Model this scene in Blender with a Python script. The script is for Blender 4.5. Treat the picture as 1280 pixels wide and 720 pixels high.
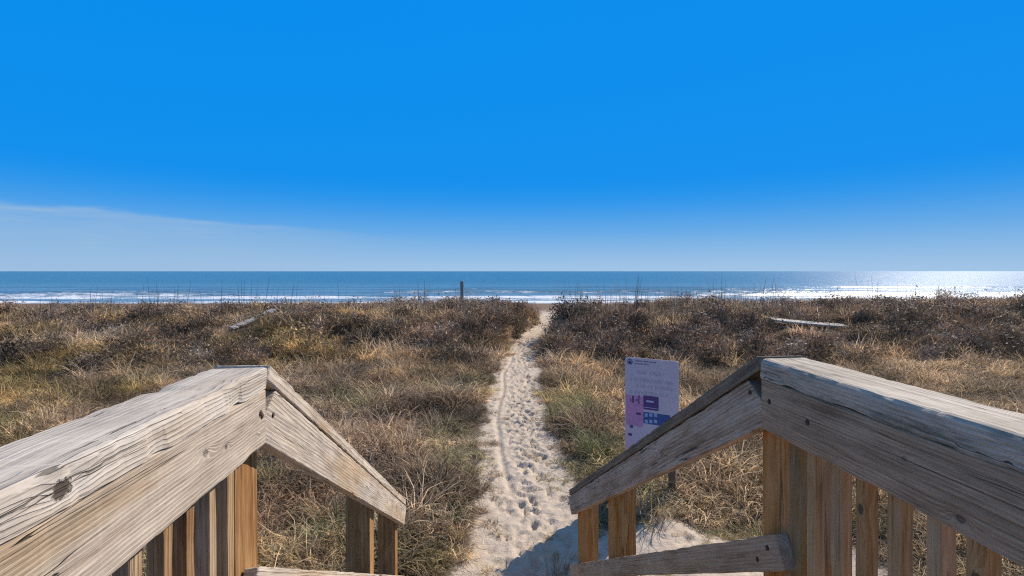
import bpy, bmesh, math, random
import numpy as np
from mathutils import Matrix, Vector

R = math.radians
for o in list(bpy.data.objects):
    bpy.data.objects.remove(o)
scene = bpy.context.scene
col = scene.collection
rng = np.random.default_rng(11)
random.seed(11)

# ------------------------------------------------------------------ camera
CAM_Z = 2.75
F_PX = 650.0
cam_d = bpy.data.cameras.new('camera')
cam_d.sensor_width = 36.0
cam_d.lens = 36.0 * F_PX / 1280.0
cam_d.shift_y = -21.0 / 1280.0
cam_d.clip_start = 0.02
cam_d.clip_end = 90000
cam = bpy.data.objects.new('camera', cam_d)
col.objects.link(cam)
cam.location = (0, 0, CAM_Z)
cam.rotation_euler = (R(90), 0, 0)
scene.camera = cam

# ------------------------------------------------------------------ sky, sun, exposure
SUN_AZ, SUN_EL = R(41), R(34)          # to the right of the view direction (+Y)
world = bpy.data.worlds.new('World')
scene.world = world
world.use_nodes = True


class NT:
    """small helper for node trees"""
    def __init__(s, tree):
        s.t = tree; s.n = tree.nodes; s.l = tree.links

    def add(s, typ, **kw):
        nd = s.n.new(typ)
        for k, v in kw.items():
            setattr(nd, k, v)
        return nd

    def put(s, sock, v):
        if hasattr(v, 'is_output'):
            s.l.new(v, sock)
        elif v is not None:
            sock.default_value = v

    def math(s, op, a, b=None, c=None, clamp=False):
        nd = s.add('ShaderNodeMath', operation=op); nd.use_clamp = clamp
        for i, v in enumerate((a, b, c)):
            if v is not None: s.put(nd.inputs[i], v)
        return nd.outputs[0]

    def vmath(s, op, a, b=None):
        nd = s.add('ShaderNodeVectorMath', operation=op)
        s.put(nd.inputs[0], a)
        if b is not None: s.put(nd.inputs[1], b)
        return nd.outputs[1] if op in ('LENGTH', 'DOT_PRODUCT', 'DISTANCE') else nd.outputs[0]

    def mix(s, f, a, b, blend='MIX'):
        nd = s.add('ShaderNodeMix', data_type='RGBA', blend_type=blend)
        s.put(nd.inputs[0], f); s.put(nd.inputs[6], a); s.put(nd.inputs[7], b)
        return nd.outputs[2]

    def noise(s, vec, scale, detail=3, rough=0.5, dist=0.0):
        nd = s.add('ShaderNodeTexNoise')
        if vec is not None: s.l.new(vec, nd.inputs['Vector'])
        nd.inputs['Scale'].default_value = scale
        nd.inputs['Detail'].default_value = detail
        nd.inputs['Roughness'].default_value = rough
        nd.inputs['Distortion'].default_value = dist
        return nd.outputs[0]

    def smooth(s, v, a, b, c=0.0, d=1.0):
        nd = s.add('ShaderNodeMapRange', interpolation_type='SMOOTHSTEP')
        s.put(nd.inputs[0], v)
        for i, q in enumerate((a, b, c, d)): s.put(nd.inputs[i + 1], q)
        return nd.outputs[0]

    def scale(s, vec, xyz):
        return s.vmath('MULTIPLY', vec, xyz)

    def bump(s, h, dist, strength=1.0, normal=None):
        nd = s.add('ShaderNodeBump')
        nd.inputs['Strength'].default_value = strength
        nd.inputs['Distance'].default_value = dist
        s.l.new(h, nd.inputs['Height'])
        if normal is not None: s.l.new(normal, nd.inputs['Normal'])
        return nd.outputs[0]


def C(r, g, b):
    return (r, g, b, 1.0)


w = NT(world.node_tree)
w.n.clear()
sky = w.add('ShaderNodeTexSky', sky_type='NISHITA')
sky.sun_disc = False
sky.sun_elevation = SUN_EL
sky.sun_rotation = SUN_AZ
sky.altitude = 0
sky.air_density = 1.0
sky.dust_density = 0.0
sky.ozone_density = 1.0
hsv = w.add('ShaderNodeHueSaturation')
hsv.inputs['Saturation'].default_value = 0.75
w.l.new(sky.outputs[0], hsv.inputs['Color'])
# low bank of thin cloud towards the left of the view, as in the photograph
tc = w.add('ShaderNodeTexCoord').outputs['Generated']
sep = w.add('ShaderNodeSeparateXYZ'); w.l.new(tc, sep.inputs[0])
az = w.math('ARCTAN2', sep.outputs[0], sep.outputs[1])
el = w.math('ARCSINE', sep.outputs[2])
wob = w.noise(w.scale(tc, (3.0, 3.0, 14.0)), 2.2, 4)
edge = w.math('ADD', w.math('MULTIPLY_ADD', az, -0.062, 0.0525), w.math('MULTIPLY_ADD', wob, 0.036, -0.018))
under = w.smooth(w.math('SUBTRACT', edge, el), -0.003, 0.006)
side = w.smooth(az, -0.10, -0.60)
side2 = w.smooth(az, -2.6, -1.8)
bank = w.math('MULTIPLY', w.math('MULTIPLY', under, side), w.math('MULTIPLY', side2, w.smooth(el, -0.02, 0.0)))
feather = w.noise(w.scale(tc, (5.0, 5.0, 60.0)), 2.0, 5, 0.6, 0.4)
bank = w.math('MULTIPLY', bank, w.math('MULTIPLY_ADD', feather, 0.85, 0.08))
streak = w.math('MULTIPLY', w.smooth(w.math('ABSOLUTE', w.math('SUBTRACT', w.math('SUBTRACT', edge, el), 0.006)), 0.010, 0.0), w.math('MULTIPLY', side, side2))
bank = w.math('ADD', bank, w.math('MULTIPLY', streak, w.math('MULTIPLY', feather, 0.22)), clamp=True)
# the photograph's saturated sky: pale at the horizon, one deep clear blue above
ramp = w.add('ShaderNodeValToRGB')
cr = ramp.color_ramp
cr.interpolation = 'B_SPLINE'
SKY = ((0.0, (0.37, 0.565, 0.80)), (0.018, (0.29, 0.51, 0.79)), (0.045, (0.135, 0.41, 0.80)), (0.078, (0.02, 0.31, 0.84)), (0.11, (0.0, 0.275, 0.86)), (0.5, (0.0, 0.262, 0.87)), (1.0, (0.03, 0.18, 0.60)))
for i, (p, c_) in enumerate(SKY):
    e = cr.elements[i] if i < 2 else cr.elements.new(p)
    e.position = p; e.color = C(*c_)
w.l.new(w.math('DIVIDE', el, math.pi / 2), ramp.inputs[0])
rampc = w.mix(1.0, ramp.outputs[0], C(8.9, 8.9, 8.9), 'MULTIPLY')
rampc.node.clamp_result = False
skyc = w.mix(w.smooth(el, 0.49, 0.80, 0.99, 0.1), hsv.outputs[0], rampc)
skyc = w.mix(bank, skyc, C(2.9, 4.5, 6.5))
bg = w.add('ShaderNodeBackground')
bg.inputs['Strength'].default_value = 0.09
w.l.new(skyc, bg.inputs['Color'])
wo = w.add('ShaderNodeOutputWorld'); w.l.new(bg.outputs[0], wo.inputs[0])

sun_d = bpy.data.lights.new('sun', 'SUN')
sun_d.energy = 4.5
sun_d.angle = R(0.53)
sun_d.color = (1.0, 0.905, 0.79)
sun = bpy.data.objects.new('sun', sun_d)
col.objects.link(sun)
to_sun = Vector((math.sin(SUN_AZ) * math.cos(SUN_EL), math.cos(SUN_AZ) * math.cos(SUN_EL), math.sin(SUN_EL)))
sun.rotation_euler = to_sun.to_track_quat('Z', 'Y').to_euler()
sun.location = (20, 20, 30)

vs = scene.view_settings
vs.view_transform = 'Standard'
vs.look = 'None'
vs.gamma = 1.0
vs.use_curve_mapping = False
vs.exposure = 0.30
scene.render.film_transparent = False
scene.cycles.max_bounces = 6
scene.cycles.transparent_max_bounces = 4
scene.cycles.use_denoising = False
scene.cycles.sample_clamp_direct = 4.0
scene.cycles.sample_clamp_indirect = 4.0
scene.cycles.filter_width = 1.2

# ------------------------------------------------------------------ general helpers


def tag(o, label=None, cat=None, group=None, kind=None):
    if label: o['label'] = label
    if cat: o['category'] = cat
    if group: o['group'] = group
    if kind: o['kind'] = kind
    return o


def link(name, me, mat=None, parent=None, matrix=None, smooth=False):
    o = bpy.data.objects.new(name, me)
    col.objects.link(o)
    if mat is not None and me is not None and not me.materials:
        me.materials.append(mat)
    if parent is not None: o.parent = parent
    if matrix is not None: o.matrix_basis = matrix
    if smooth and me is not None:
        me.polygons.foreach_set('use_smooth', [True] * len(me.polygons))
    return o


def mesh(name, v, f):
    me = bpy.data.meshes.new(name)
    me.from_pydata([tuple(map(float, p)) for p in v], [], [tuple(map(int, q)) for q in f])
    me.update()
    return me


def mesh_np(name, v, quads=None, tris=None):
    """fast mesh from arrays"""
    me = bpy.data.meshes.new(name)
    v = np.asarray(v, dtype=np.float32)
    loops = []; starts = []; totals = []; n = 0
    if quads is not None and len(quads):
        q = np.asarray(quads, dtype=np.int32); loops.append(q.ravel())
        starts.append(np.arange(len(q)) * 4); totals.append(np.full(len(q), 4)); n = q.size
    if tris is not None and len(tris):
        t = np.asarray(tris, dtype=np.int32); loops.append(t.ravel())
        starts.append(n + np.arange(len(t)) * 3); totals.append(np.full(len(t), 3))
    lp = np.concatenate(loops).astype(np.int32)
    st = np.concatenate(starts).astype(np.int32)
    me.vertices.add(len(v)); me.vertices.foreach_set('co', v.ravel())
    me.loops.add(len(lp)); me.loops.foreach_set('vertex_index', lp)
    me.polygons.add(len(st)); me.polygons.foreach_set('loop_start', st)
    me.update(calc_edges=True)
    me.validate()
    return me


def fattr(me, name, vals, typ='FLOAT'):
    a = me.attributes.new(name, typ, 'POINT')
    if typ == 'FLOAT': a.data.foreach_set('value', np.asarray(vals, dtype=np.float32).ravel())
    elif typ == 'INT': a.data.foreach_set('value', np.asarray(vals, dtype=np.int32).ravel())
    else: a.data.foreach_set('vector', np.asarray(vals, dtype=np.float32).ravel())


def _h(ix, iy, seed):
    n = (ix.astype(np.int64) * 374761393 + iy.astype(np.int64) * 668265263 + seed * 1274126177) & 0xffffffff
    n = ((n ^ (n >> 13)) * 1274126177) & 0xffffffff
    n = n ^ (n >> 16)
    return (n & 0xffff) / 65535.0


def vnoise(x, y, seed=0):
    x = np.asarray(x, dtype=np.float64); y = np.asarray(y, dtype=np.float64)
    x, y = np.broadcast_arrays(x, y)
    ix = np.floor(x); iy = np.floor(y); fx = x - ix; fy = y - iy
    fx = fx * fx * (3 - 2 * fx); fy = fy * fy * (3 - 2 * fy)
    a = _h(ix, iy, seed); b = _h(ix + 1, iy, seed); c = _h(ix, iy + 1, seed); d = _h(ix + 1, iy + 1, seed)
    return (a * (1 - fx) + b * fx) * (1 - fy) + (c * (1 - fx) + d * fx) * fy


def fbm(x, y, seed=0, oct=4):
    s = 0; a = 1.0; t = 0
    for k in range(oct):
        s = s + a * vnoise(np.asarray(x) * 2 ** k, np.asarray(y) * 2 ** k, seed + k * 17); t += a; a *= 0.5
    return s / t


def sst(x, a, b):
    t = np.clip((np.asarray(x, dtype=np.float64) - a) / (b - a), 0, 1)
    return t * t * (3 - 2 * t)


def new_mat(name):
    m = bpy.data.materials.new(name)
    m.use_nodes = True
    nt = NT(m.node_tree)
    bsdf = nt.n['Principled BSDF']
    return m, nt, bsdf


# ------------------------------------------------------------------ ground shape
PATH = np.array([  # distance, centre, half width
    [-40, 0.1, 0.7], [1.0, 0.1, 0.75], [3.5, 0.16, 0.62], [4.7, 0.15, 0.53], [5.9, 0.15, 0.53], [8.1, 0.10, 0.50], [11.1, 0.085, 0.50],
    [16.1, 0.20, 0.44], [19.0, 0.42, 0.36], [21.0, 0.85, 0.36], [23.5, 1.65, 0.45], [27.0, 2.3, 0.75], [32.0, 2.7, 1.2], [45.0, 3.0, 4.0], [70, 3, 6]])



def path_c(d): return np.interp(d, PATH[:, 0], PATH[:, 1])
def path_w(d): return np.interp(d, PATH[:, 0], PATH[:, 2])


CREST = np.array([[-60, 0.45], [-30, 0.40], [-20, 0.38], [-13, 0.54], [-8, 0.64], [-3, 0.84], [-0.3, 0.74], [1.0, 0.62], [2.6, 0.60], [5.0, 0.72],
                  [9, 0.82], [12, 0.68], [18, 0.82], [24, 0.95], [60, 0.90]])





def sand_edge(x, d):
    """>0 outside the sand path (metres beyond its edge)"""
    n = (fbm(x * 1.3, d * 1.3, 5) - 0.5) * 0.55
    e = np.abs(x - path_c(d)) - path_w(d) + n
    # trodden sand round the foot of the stairs, to the right
    e2 = (np.sqrt(((x - 2.0) / 1.2) ** 2 + ((d - 4.8) / 0.7) ** 2) - 1.0) * 0.7 + n
    return np.minimum(e, e2)


def ground(x, d):
    x = np.asarray(x, dtype=np.float64); d = np.asarray(d, dtype=np.float64)
    crest = np.interp(x, CREST[:, 0], CREST[:, 1])
    r0 = np.where(x > 1.5, 15.8, 14.5 + 1.0 * sst(x, -6, -1))
    up = sst(d, r0, 20.8) * (1 - 0.25 * sst(d, 22, 29))
    h = crest * up
    side = sst(np.abs(x - path_c(d)) - path_w(d), -0.05, 1.0)
    hum = (fbm(x * 0.42, d * 0.42, 21) - 0.5) * 0.85 + (fbm(x * 1.1, d * 1.1, 33) - 0.5) * 0.3
    ph = 0.22 * sst(d, 17, 26)
    land = ph + (h - ph) * side + side * hum * (0.4 + 0.7 * up)
    fall = sst(d, 29.0, 44.0)
    beach = -1.0 - 1.2 * np.clip((d - 44) / 36, 0, 1) - 1.6 * np.clip((d - 80) / 40, 0, 4)
    return land * (1 - fall) + beach * fall


# ------------------------------------------------------------------ materials: sand, sea
def sand_material():
    m, nt, b = new_mat('dune_sand')
    pos = nt.add('ShaderNodeNewGeometry').outputs['Position']
    veg = nt.add('ShaderNodeAttribute', attribute_name='litter').outputs['Fac']
    wet = nt.add('ShaderNodeAttribute', attribute_name='wet').outputs['Fac']
    n1 = nt.noise(pos, 3.0, 5, 0.6)
    n2 = nt.noise(pos, 160.0, 2, 0.6)
    n3 = nt.noise(pos, 24.0, 4, 0.65)
    c = nt.mix(n1, C(0.55, 0.44, 0.33), C(0.66, 0.545, 0.42))
    c = nt.mix(nt.smooth(n2, 0.35, 0.8, 0.0, 0.35), c, C(0.30, 0.235, 0.17))
    bits = nt.smooth(n3, 0.62, 0.70)
    lit = nt.mix(n3, C(0.06, 0.042, 0.028), C(0.19, 0.135, 0.085))
    vm = nt.smooth(nt.math('ADD', veg, nt.math('MULTIPLY_ADD', n3, 0.9, -0.45)), 0.25, 0.65)
    c = nt.mix(vm, c, lit)
    c = nt.mix(nt.math('MULTIPLY', bits, nt.math('MULTIPLY', veg, 0.8)), c, C(0.08, 0.055, 0.035))
    c = nt.mix(wet, c, C(0.165, 0.095, 0.06))
    nt.put(b.inputs['Base Color'], c)
    b.inputs['Roughness'].default_value = 0.9
    b.inputs['Specular IOR Level'].default_value = 0.2
    hgt = nt.math('ADD', nt.math('MULTIPLY', n2, 0.25), n3)
    nt.put(b.inputs['Normal'], nt.bump(hgt, 0.02, 0.7))
    return m


def sea_material():
    m, nt, b = new_mat('sea_water')
    pos = nt.add('ShaderNodeNewGeometry').outputs['Position']
    foam_a = nt.add('ShaderNodeAttribute', attribute_name='foam').outputs['Fac']
    shal = nt.add('ShaderNodeAttribute', attribute_name='shallow').outputs['Fac']
    pw = nt.scale(pos, (0.55, 1.0, 1.0))
    n1 = nt.noise(pw, 0.16, 4, 0.6)
    n2 = nt.noise(pw, 0.9, 4, 0.62)
    n3 = nt.noise(pw, 4.5, 3, 0.6)
    nf = nt.noise(nt.scale(pos, (0.35, 1.0, 1.0)), 0.8, 6, 0.72)
    foam = nt.smooth(nt.math('ADD', foam_a, nt.math('MULTIPLY_ADD', nf, 1.6, -0.8)), 0.34, 0.78)
    c = nt.mix(shal, C(0.028, 0.125, 0.16), C(0.15, 0.25, 0.285))
    c = nt.mix(foam, c, C(0.86, 0.88, 0.90))
    nt.put(b.inputs['Base Color'], c)
    nt.put(b.inputs['Roughness'], nt.math('MULTIPLY_ADD', foam, 0.5, 0.21))
    b.inputs['IOR'].default_value = 1.33
    b.inputs['Specular IOR Level'].default_value = 0.4
    h = nt.math('ADD', nt.math('MULTIPLY', n1, 5.0), nt.math('ADD', n2, nt.math('MULTIPLY', n3, 0.22)))
    nt.put(b.inputs['Normal'], nt.bump(h, 0.17, 1.0))
    return m


M_SAND = sand_material()
M_SEA = sea_material()

# ------------------------------------------------------------------ ground sheet
rows = [np.linspace(-220, -20, 14), np.linspace(-18, 2.8, 40), np.arange(3.0, 11.0, 0.034), np.arange(11.0, 21.0, 0.07),
        np.arange(21.0, 46.0, 0.28), np.linspace(46, 130, 46)]
D = np.unique(np.concatenate(rows))
fine = np.arange(-1.15, 2.95, 0.034)
left = -1.15 - np.cumsum(np.geomspace(0.05, 28, 62)); right = 2.95 + np.cumsum(np.geomspace(0.05, 28, 62))
OFF = np.concatenate([left[::-1], fine, right])
DD, OO = np.meshgrid(D, OFF, indexing='ij')
blend = sst(np.abs(OO), 3.5, 12)
XX = OO + path_c(DD) * (1 - blend)
ZZ = ground(XX, DD)
E = sand_edge(XX, DD)
onsand = 1 - sst(E, -0.12, 0.15)
# footprints: rimmed dents trodden along the path
dent = np.zeros_like(ZZ)


def stamp(cx, cd, ang, ln, wd, dep):
    i0, i1 = np.searchsorted(D, cd - 0.34), np.searchsorted(D, cd + 0.34)
    j0, j1 = 0, len(OFF)
    xs = XX[i0:i1]; ds = DD[i0:i1]
    jm = np.where(np.abs(xs[0] - cx) < 0.36)[0] if i1 > i0 else []
    if len(jm) < 3: return
    j0, j1 = jm[0], jm[-1] + 1
    x = xs[:, j0:j1] - cx; y = ds[:, j0:j1] - cd
    u = x * math.cos(ang) - y * math.sin(ang); v = x * math.sin(ang) + y * math.cos(ang)
    waist = 1.0 - 0.25 * np.exp(-((v / ln - 0.05) ** 2) / 0.02)
    r = np.sqrt((u / (wd * waist)) ** 2 + (v / ln) ** 2)
    k = -dep * (1 - sst(r, 0.45, 1.05)) + dep * 0.45 * np.exp(-((r - 1.25) / 0.22) ** 2)
    dent[i0:i1, j0:j1] += k


for i in range(1900):
    d = 3.4 + 17.5 * (i / 1900.0) + random.uniform(-0.2, 0.2)
    c = float(path_c(d)); hw = float(path_w(d))
    if d < 6.2 and random.random() < 0.3:
        cx = random.uniform(0.8, 2.9)
    else:
        cx = c + random.gauss(0.06, 0.5) * hw
    stamp(cx, d, random.gauss(0.0, 0.45) + (math.pi if random.random() < .4 else 0), random.uniform(0.06, 0.15), random.uniform(0.03, 0.062),
          random.choice((0.008, 0.014, 0.02, 0.034)) * random.uniform(0.8, 1.2))
# one wheel track winding up the left part of the path
tx = np.interp(D, [3.0, 6.4, 7.3, 8.3, 9.6, 11.5, 14, 16.5, 19.5], [0.25, 0.05, -0.12, -0.24, -0.27, -0.24, -0.2, -0.02, 0.25]) + 0.03 * np.sin(D * 1.7)
on = sst(D, 6.2, 6.6) * (1 - sst(D, 18, 19.5))
track = -0.032 * np.exp(-((XX - tx[:, None]) / 0.035) ** 2) + 0.006 * np.exp(-((np.abs(XX - tx[:, None]) - 0.075) / 0.03) ** 2)
soft = (fbm(XX * 5, DD * 5, 71, 3) - 0.5) * 0.035 + (fbm(XX * 16, DD * 16, 91, 2) - 0.5) * 0.016
near_track = np.exp(-((XX - tx[:, None]) / 0.14) ** 2) * on[:, None]
ZZ = ZZ + onsand * (np.clip(dent, -0.05, 0.025) * (1 - 0.8 * near_track) + track * on[:, None] + soft * (DD < 24) * (DD > 2.5))
nr, nc = ZZ.shape
idx = np.arange(nr * nc).reshape(nr, nc)
quads = np.stack([idx[:-1, :-1], idx[:-1, 1:], idx[1:, 1:], idx[1:, :-1]], -1).reshape(-1, 4)
gm = mesh_np('ground', np.stack([XX, DD, ZZ], -1).reshape(-1, 3), quads)
fattr(gm, 'litter', (sst(E, -0.1, 0.35) * (1 - sst(DD, 31, 36))).ravel())
fattr(gm, 'wet', (sst(DD, 46, 58) * 0.95).ravel())
g = link('ground', gm, M_SAND, smooth=True)
tag(g, 'pale trodden sand path and dune ground running down to the beach', 'ground', kind='structure')

# ------------------------------------------------------------------ sea
sd = np.concatenate([np.arange(76, 175, 0.45), np.geomspace(175, 60000, 150)[1:]])
su = np.linspace(-1, 1, 420)
SD, SU = np.meshgrid(sd, su, indexing='ij')
SX = SU * (SD * 1.6 + 60)
SZ = np.full_like(SX, -2.2)
foam = np.zeros_like(SX)
bars = [(83.5, 0.10, 2.6, 0.95), (88.5, 0.22, 2.2, 0.6), (95.0, 0.42, 2.0, 0.85), (106.0, 0.55, 2.4, 0.6), (119.0, 0.5, 2.6, 0.42), (138.0, 0.45, 3.0, 0.22), (158, .4, 3.2, .05)]
for k, (d0, hgt, wid, fo) in enumerate(bars):
    line = d0 + 6.0 * (fbm(SX * 0.018 + k * 9.1, SX * 0 + k, 40 + k) - 0.5) + 2.0 * (vnoise(SX * 0.11, SX * 0 + k, 60 + k) - 0.5)
    amp = sst(fbm(SX * 0.022 + 31 * k, SX * 0 + 3.3 * k, 80 + k, 3), 0.30, 0.62)
    q = SD - line
    prof = np.where(q < 0, np.exp(-(q / (wid * 0.55)) ** 2), np.exp(-(q / (wid * 1.5)) ** 2))
    SZ += hgt * prof * (0.35 + 0.65 * amp)
    foam = np.maximum(foam, fo * (0.45 + 0.55 * amp) * np.exp(-((q + wid * 0.5) / (wid * 0.95)) ** 2))
foam = np.maximum(foam, 0.62 * (1 - sst(SD, 78, 92)))
foam = np.maximum(foam, 0.30 * (1 - sst(SD, 90, 130)))
nr, nc = SX.shape
idx = np.arange(nr * nc).reshape(nr, nc)
quads = np.stack([idx[:-1, :-1], idx[:-1, 1:], idx[1:, 1:], idx[1:, :-1]], -1).reshape(-1, 4)
sm = mesh_np('sea', np.stack([SX, SD, SZ], -1).reshape(-1, 3), quads)
fattr(sm, 'foam', foam.ravel())
fattr(sm, 'shallow', (1 - sst(SD, 85, 260)).ravel())
sea = link('sea', sm, M_SEA, smooth=True)
tag(sea, 'blue ocean with lines of white surf along the shore', 'sea', kind='structure')

# ------------------------------------------------------------------ wood


def wood(name, light, mid, dark, ringf=70.0, centre=(0.02, -0.05), knots=(), tan=None, tan_amt=0.0, crack=1.0, green=0.0, rough=0.8, bumpd=0.003, streak=1.0):
    """weathered timber; local X runs along the grain. knots: (x, y, radius, darkness, axis) axis 'y' width face or 'z' edge face"""
    m, nt, b = new_mat(name)
    P = nt.add('ShaderNodeTexCoord').outputs['Object']
    rnd = nt.add('ShaderNodeObjectInfo').outputs['Random']
    off = nt.add('ShaderNodeCombineXYZ')
    nt.put(off.inputs[0], nt.math('MULTIPLY', rnd, 37.0)); nt.put(off.inputs[1], nt.math('MULTIPLY', rnd, 3.1)); nt.put(off.inputs[2], nt.math('MULTIPLY', rnd, 5.7))
    Q = nt.vmath('ADD', P, off.outputs[0])
    sp = nt.add('ShaderNodeSeparateXYZ'); nt.l.new(P, sp.inputs[0])
    x, y, z = sp.outputs
    kn_sum = None; kd_sum = None
    for (kx, ky, kr, kd, ax) in knots:
        t = y if ax == 'y' else z
        dx = nt.math('DIVIDE', nt.math('SUBTRACT', x, kx), kr * 3.0)
        dy = nt.math('DIVIDE', nt.math('SUBTRACT', t, ky), kr * 1.35)
        d2 = nt.math('ADD', nt.math('MULTIPLY', dx, dx), nt.math('MULTIPLY', dy, dy))
        gs = nt.math('POWER', 2.71828, nt.math('MULTIPLY', d2, -1.0))
        ex = nt.math('DIVIDE', nt.math('SUBTRACT', x, kx), kr * 1.25)
        ey = nt.math('DIVIDE', nt.math('SUBTRACT', t, ky), kr * 0.9)
        e2 = nt.math('SQRT', nt.math('ADD', nt.math('MULTIPLY', ex, ex), nt.math('MULTIPLY', ey, ey)))
        e2 = nt.math('ADD', e2, nt.math('MULTIPLY_ADD', nt.noise(P, 120.0, 4, 0.7), 1.5, -0.75))
        core = nt.math('MULTIPLY', nt.smooth(e2, 0.95, 0.6), kd)
        kn_sum = gs if kn_sum is None else nt.math('ADD', kn_sum, gs)
        kd_sum = core if kd_sum is None else nt.math('MAXIMUM', kd_sum, core)
    # growth rings cut by the board, wandering along its length
    wander = nt.noise(nt.scale(Q, (1.1, 5.0, 5.0)), 1.0, 3, 0.55)
    wander2 = nt.noise(nt.scale(Q, (5.0, 26.0, 26.0)), 1.0, 2, 0.5)
    yy = nt.math('ADD', nt.math('SUBTRACT', y, centre[0]), nt.math('MULTIPLY_ADD', rnd, 0.03, -0.015))
    zz = nt.math('SUBTRACT', z, centre[1])
    rad = nt.math('SQRT', nt.math('ADD', nt.math('MULTIPLY', yy, yy), nt.math('MULTIPLY', zz, zz)))
    ph = nt.math('ADD', nt.math('MULTIPLY', rad, ringf * 1.5), nt.math('ADD', nt.math('MULTIPLY', wander, 3.2), nt.math('MULTIPLY', wander2, 0.5)))
    if kn_sum is not None:
        ph = nt.math('ADD', ph, nt.math('MULTIPLY', kn_sum, 2.2))
    saw = nt.math('FRACT', ph)
    ring = nt.math('MULTIPLY', nt.smooth(saw, 0.0, 0.75), nt.smooth(saw, 1.0, 0.86))
    fib = nt.noise(nt.scale(Q, (13.0, 300.0, 300.0)), 1.0, 3, 0.6)
    str_ = nt.noise(nt.scale(Q, (3.2, 52.0, 52.0)), 1.0, 5, 0.66, 0.25)
    blot = nt.noise(nt.scale(Q, (3.6, 13.0, 13.0)), 1.0, 5, 0.66, 0.4)
    f = nt.math('ADD', nt.math('MULTIPLY', ring, 0.24), nt.math('ADD', nt.math('MULTIPLY', nt.math('SUBTRACT', fib, 0.5), 0.8 * streak), nt.math('MULTIPLY', nt.math('SUBTRACT', str_, 0.5), 1.15 * streak)))
    f = nt.math('ADD', f, nt.math('MULTIPLY_ADD', blot, 1.25, -0.45), clamp=True)
    ramp = nt.add('ShaderNodeValToRGB')
    cr = ramp.color_ramp
    cr.elements[0].position = 0.0; cr.elements[0].color = C(*light)
    cr.elements[1].position = 1.0; cr.elements[1].color = C(*dark)
    e = cr.elements.new(0.48); e.color = C(*mid)
    nt.l.new(f, ramp.inputs[0])
    c = ramp.outputs[0]
    if tan is not None and tan_amt > 0:
        tm = nt.smooth(nt.noise(nt.scale(Q, (1.3, 7.0, 7.0)), 1.0, 3, 0.55), 0.62 - 0.3 * tan_amt, 0.85 - 0.3 * tan_amt, 0.0, 0.85)
        c = nt.mix(tm, c, nt.mix(f, C(*tan), C(tan[0] * .42, tan[1] * .36, tan[2] * .3)))
    if green > 0:
        gmk = nt.math('MULTIPLY', nt.smooth(nt.noise(nt.scale(Q, (5.0, 20.0, 20.0)), 1.0, 4, 0.65), 0.45, 0.7), green)
        c = nt.mix(gmk, c, C(0.035, 0.04, 0.018))
    # drying cracks
    cn = nt.noise(nt.scale(Q, (0.9, 42.0, 42.0)), 1.0, 2, 0.45)
    cm = nt.smooth(nt.noise(nt.scale(Q, (1.7, 14.0, 14.0)), 1.0, 2), 0.50, 0.62)
    crk = nt.math('MULTIPLY', nt.smooth(nt.math('ABSOLUTE', nt.math('SUBTRACT', cn, 0.5)), 0.010, 0.003), cm)
    crk = nt.math('MULTIPLY', crk, crack, clamp=True)
    c = nt.mix(nt.math('MULTIPLY', crk, 0.85), c, C(0.028, 0.022, 0.018))
    if kd_sum is not None:
        c = nt.mix(kd_sum, c, nt.mix(fib, C(0.02, 0.016, 0.012), C(0.16, 0.12, 0.09)))
    nt.put(b.inputs['Base Color'], c)
    b.inputs['Roughness'].default_value = rough
    b.inputs['Specular IOR Level'].default_value = 0.12
    h = nt.math('ADD', nt.math('MULTIPLY', ring, -0.35), nt.math('ADD', nt.math('MULTIPLY', fib, -0.5), nt.math('MULTIPLY', str_, -0.7)))
    h = nt.math('SUBTRACT', h, nt.math('MULTIPLY', crk, 1.6))
    if kd_sum is not None: h = nt.math('SUBTRACT', h, nt.math('MULTIPLY', kd_sum, 0.9))
    nt.put(b.inputs['Normal'], nt.bump(h, bumpd, 0.9))
    return m


GREY_L, GREY_M, GREY_D = (0.66, 0.555, 0.435), (0.46, 0.375, 0.285), (0.12, 0.092, 0.067)
BROWN_L, BROWN_M, BROWN_D = (0.36, 0.235, 0.135), (0.235, 0.135, 0.068), (0.075, 0.038, 0.018)
TANC = (0.56, 0.41, 0.26)


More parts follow.
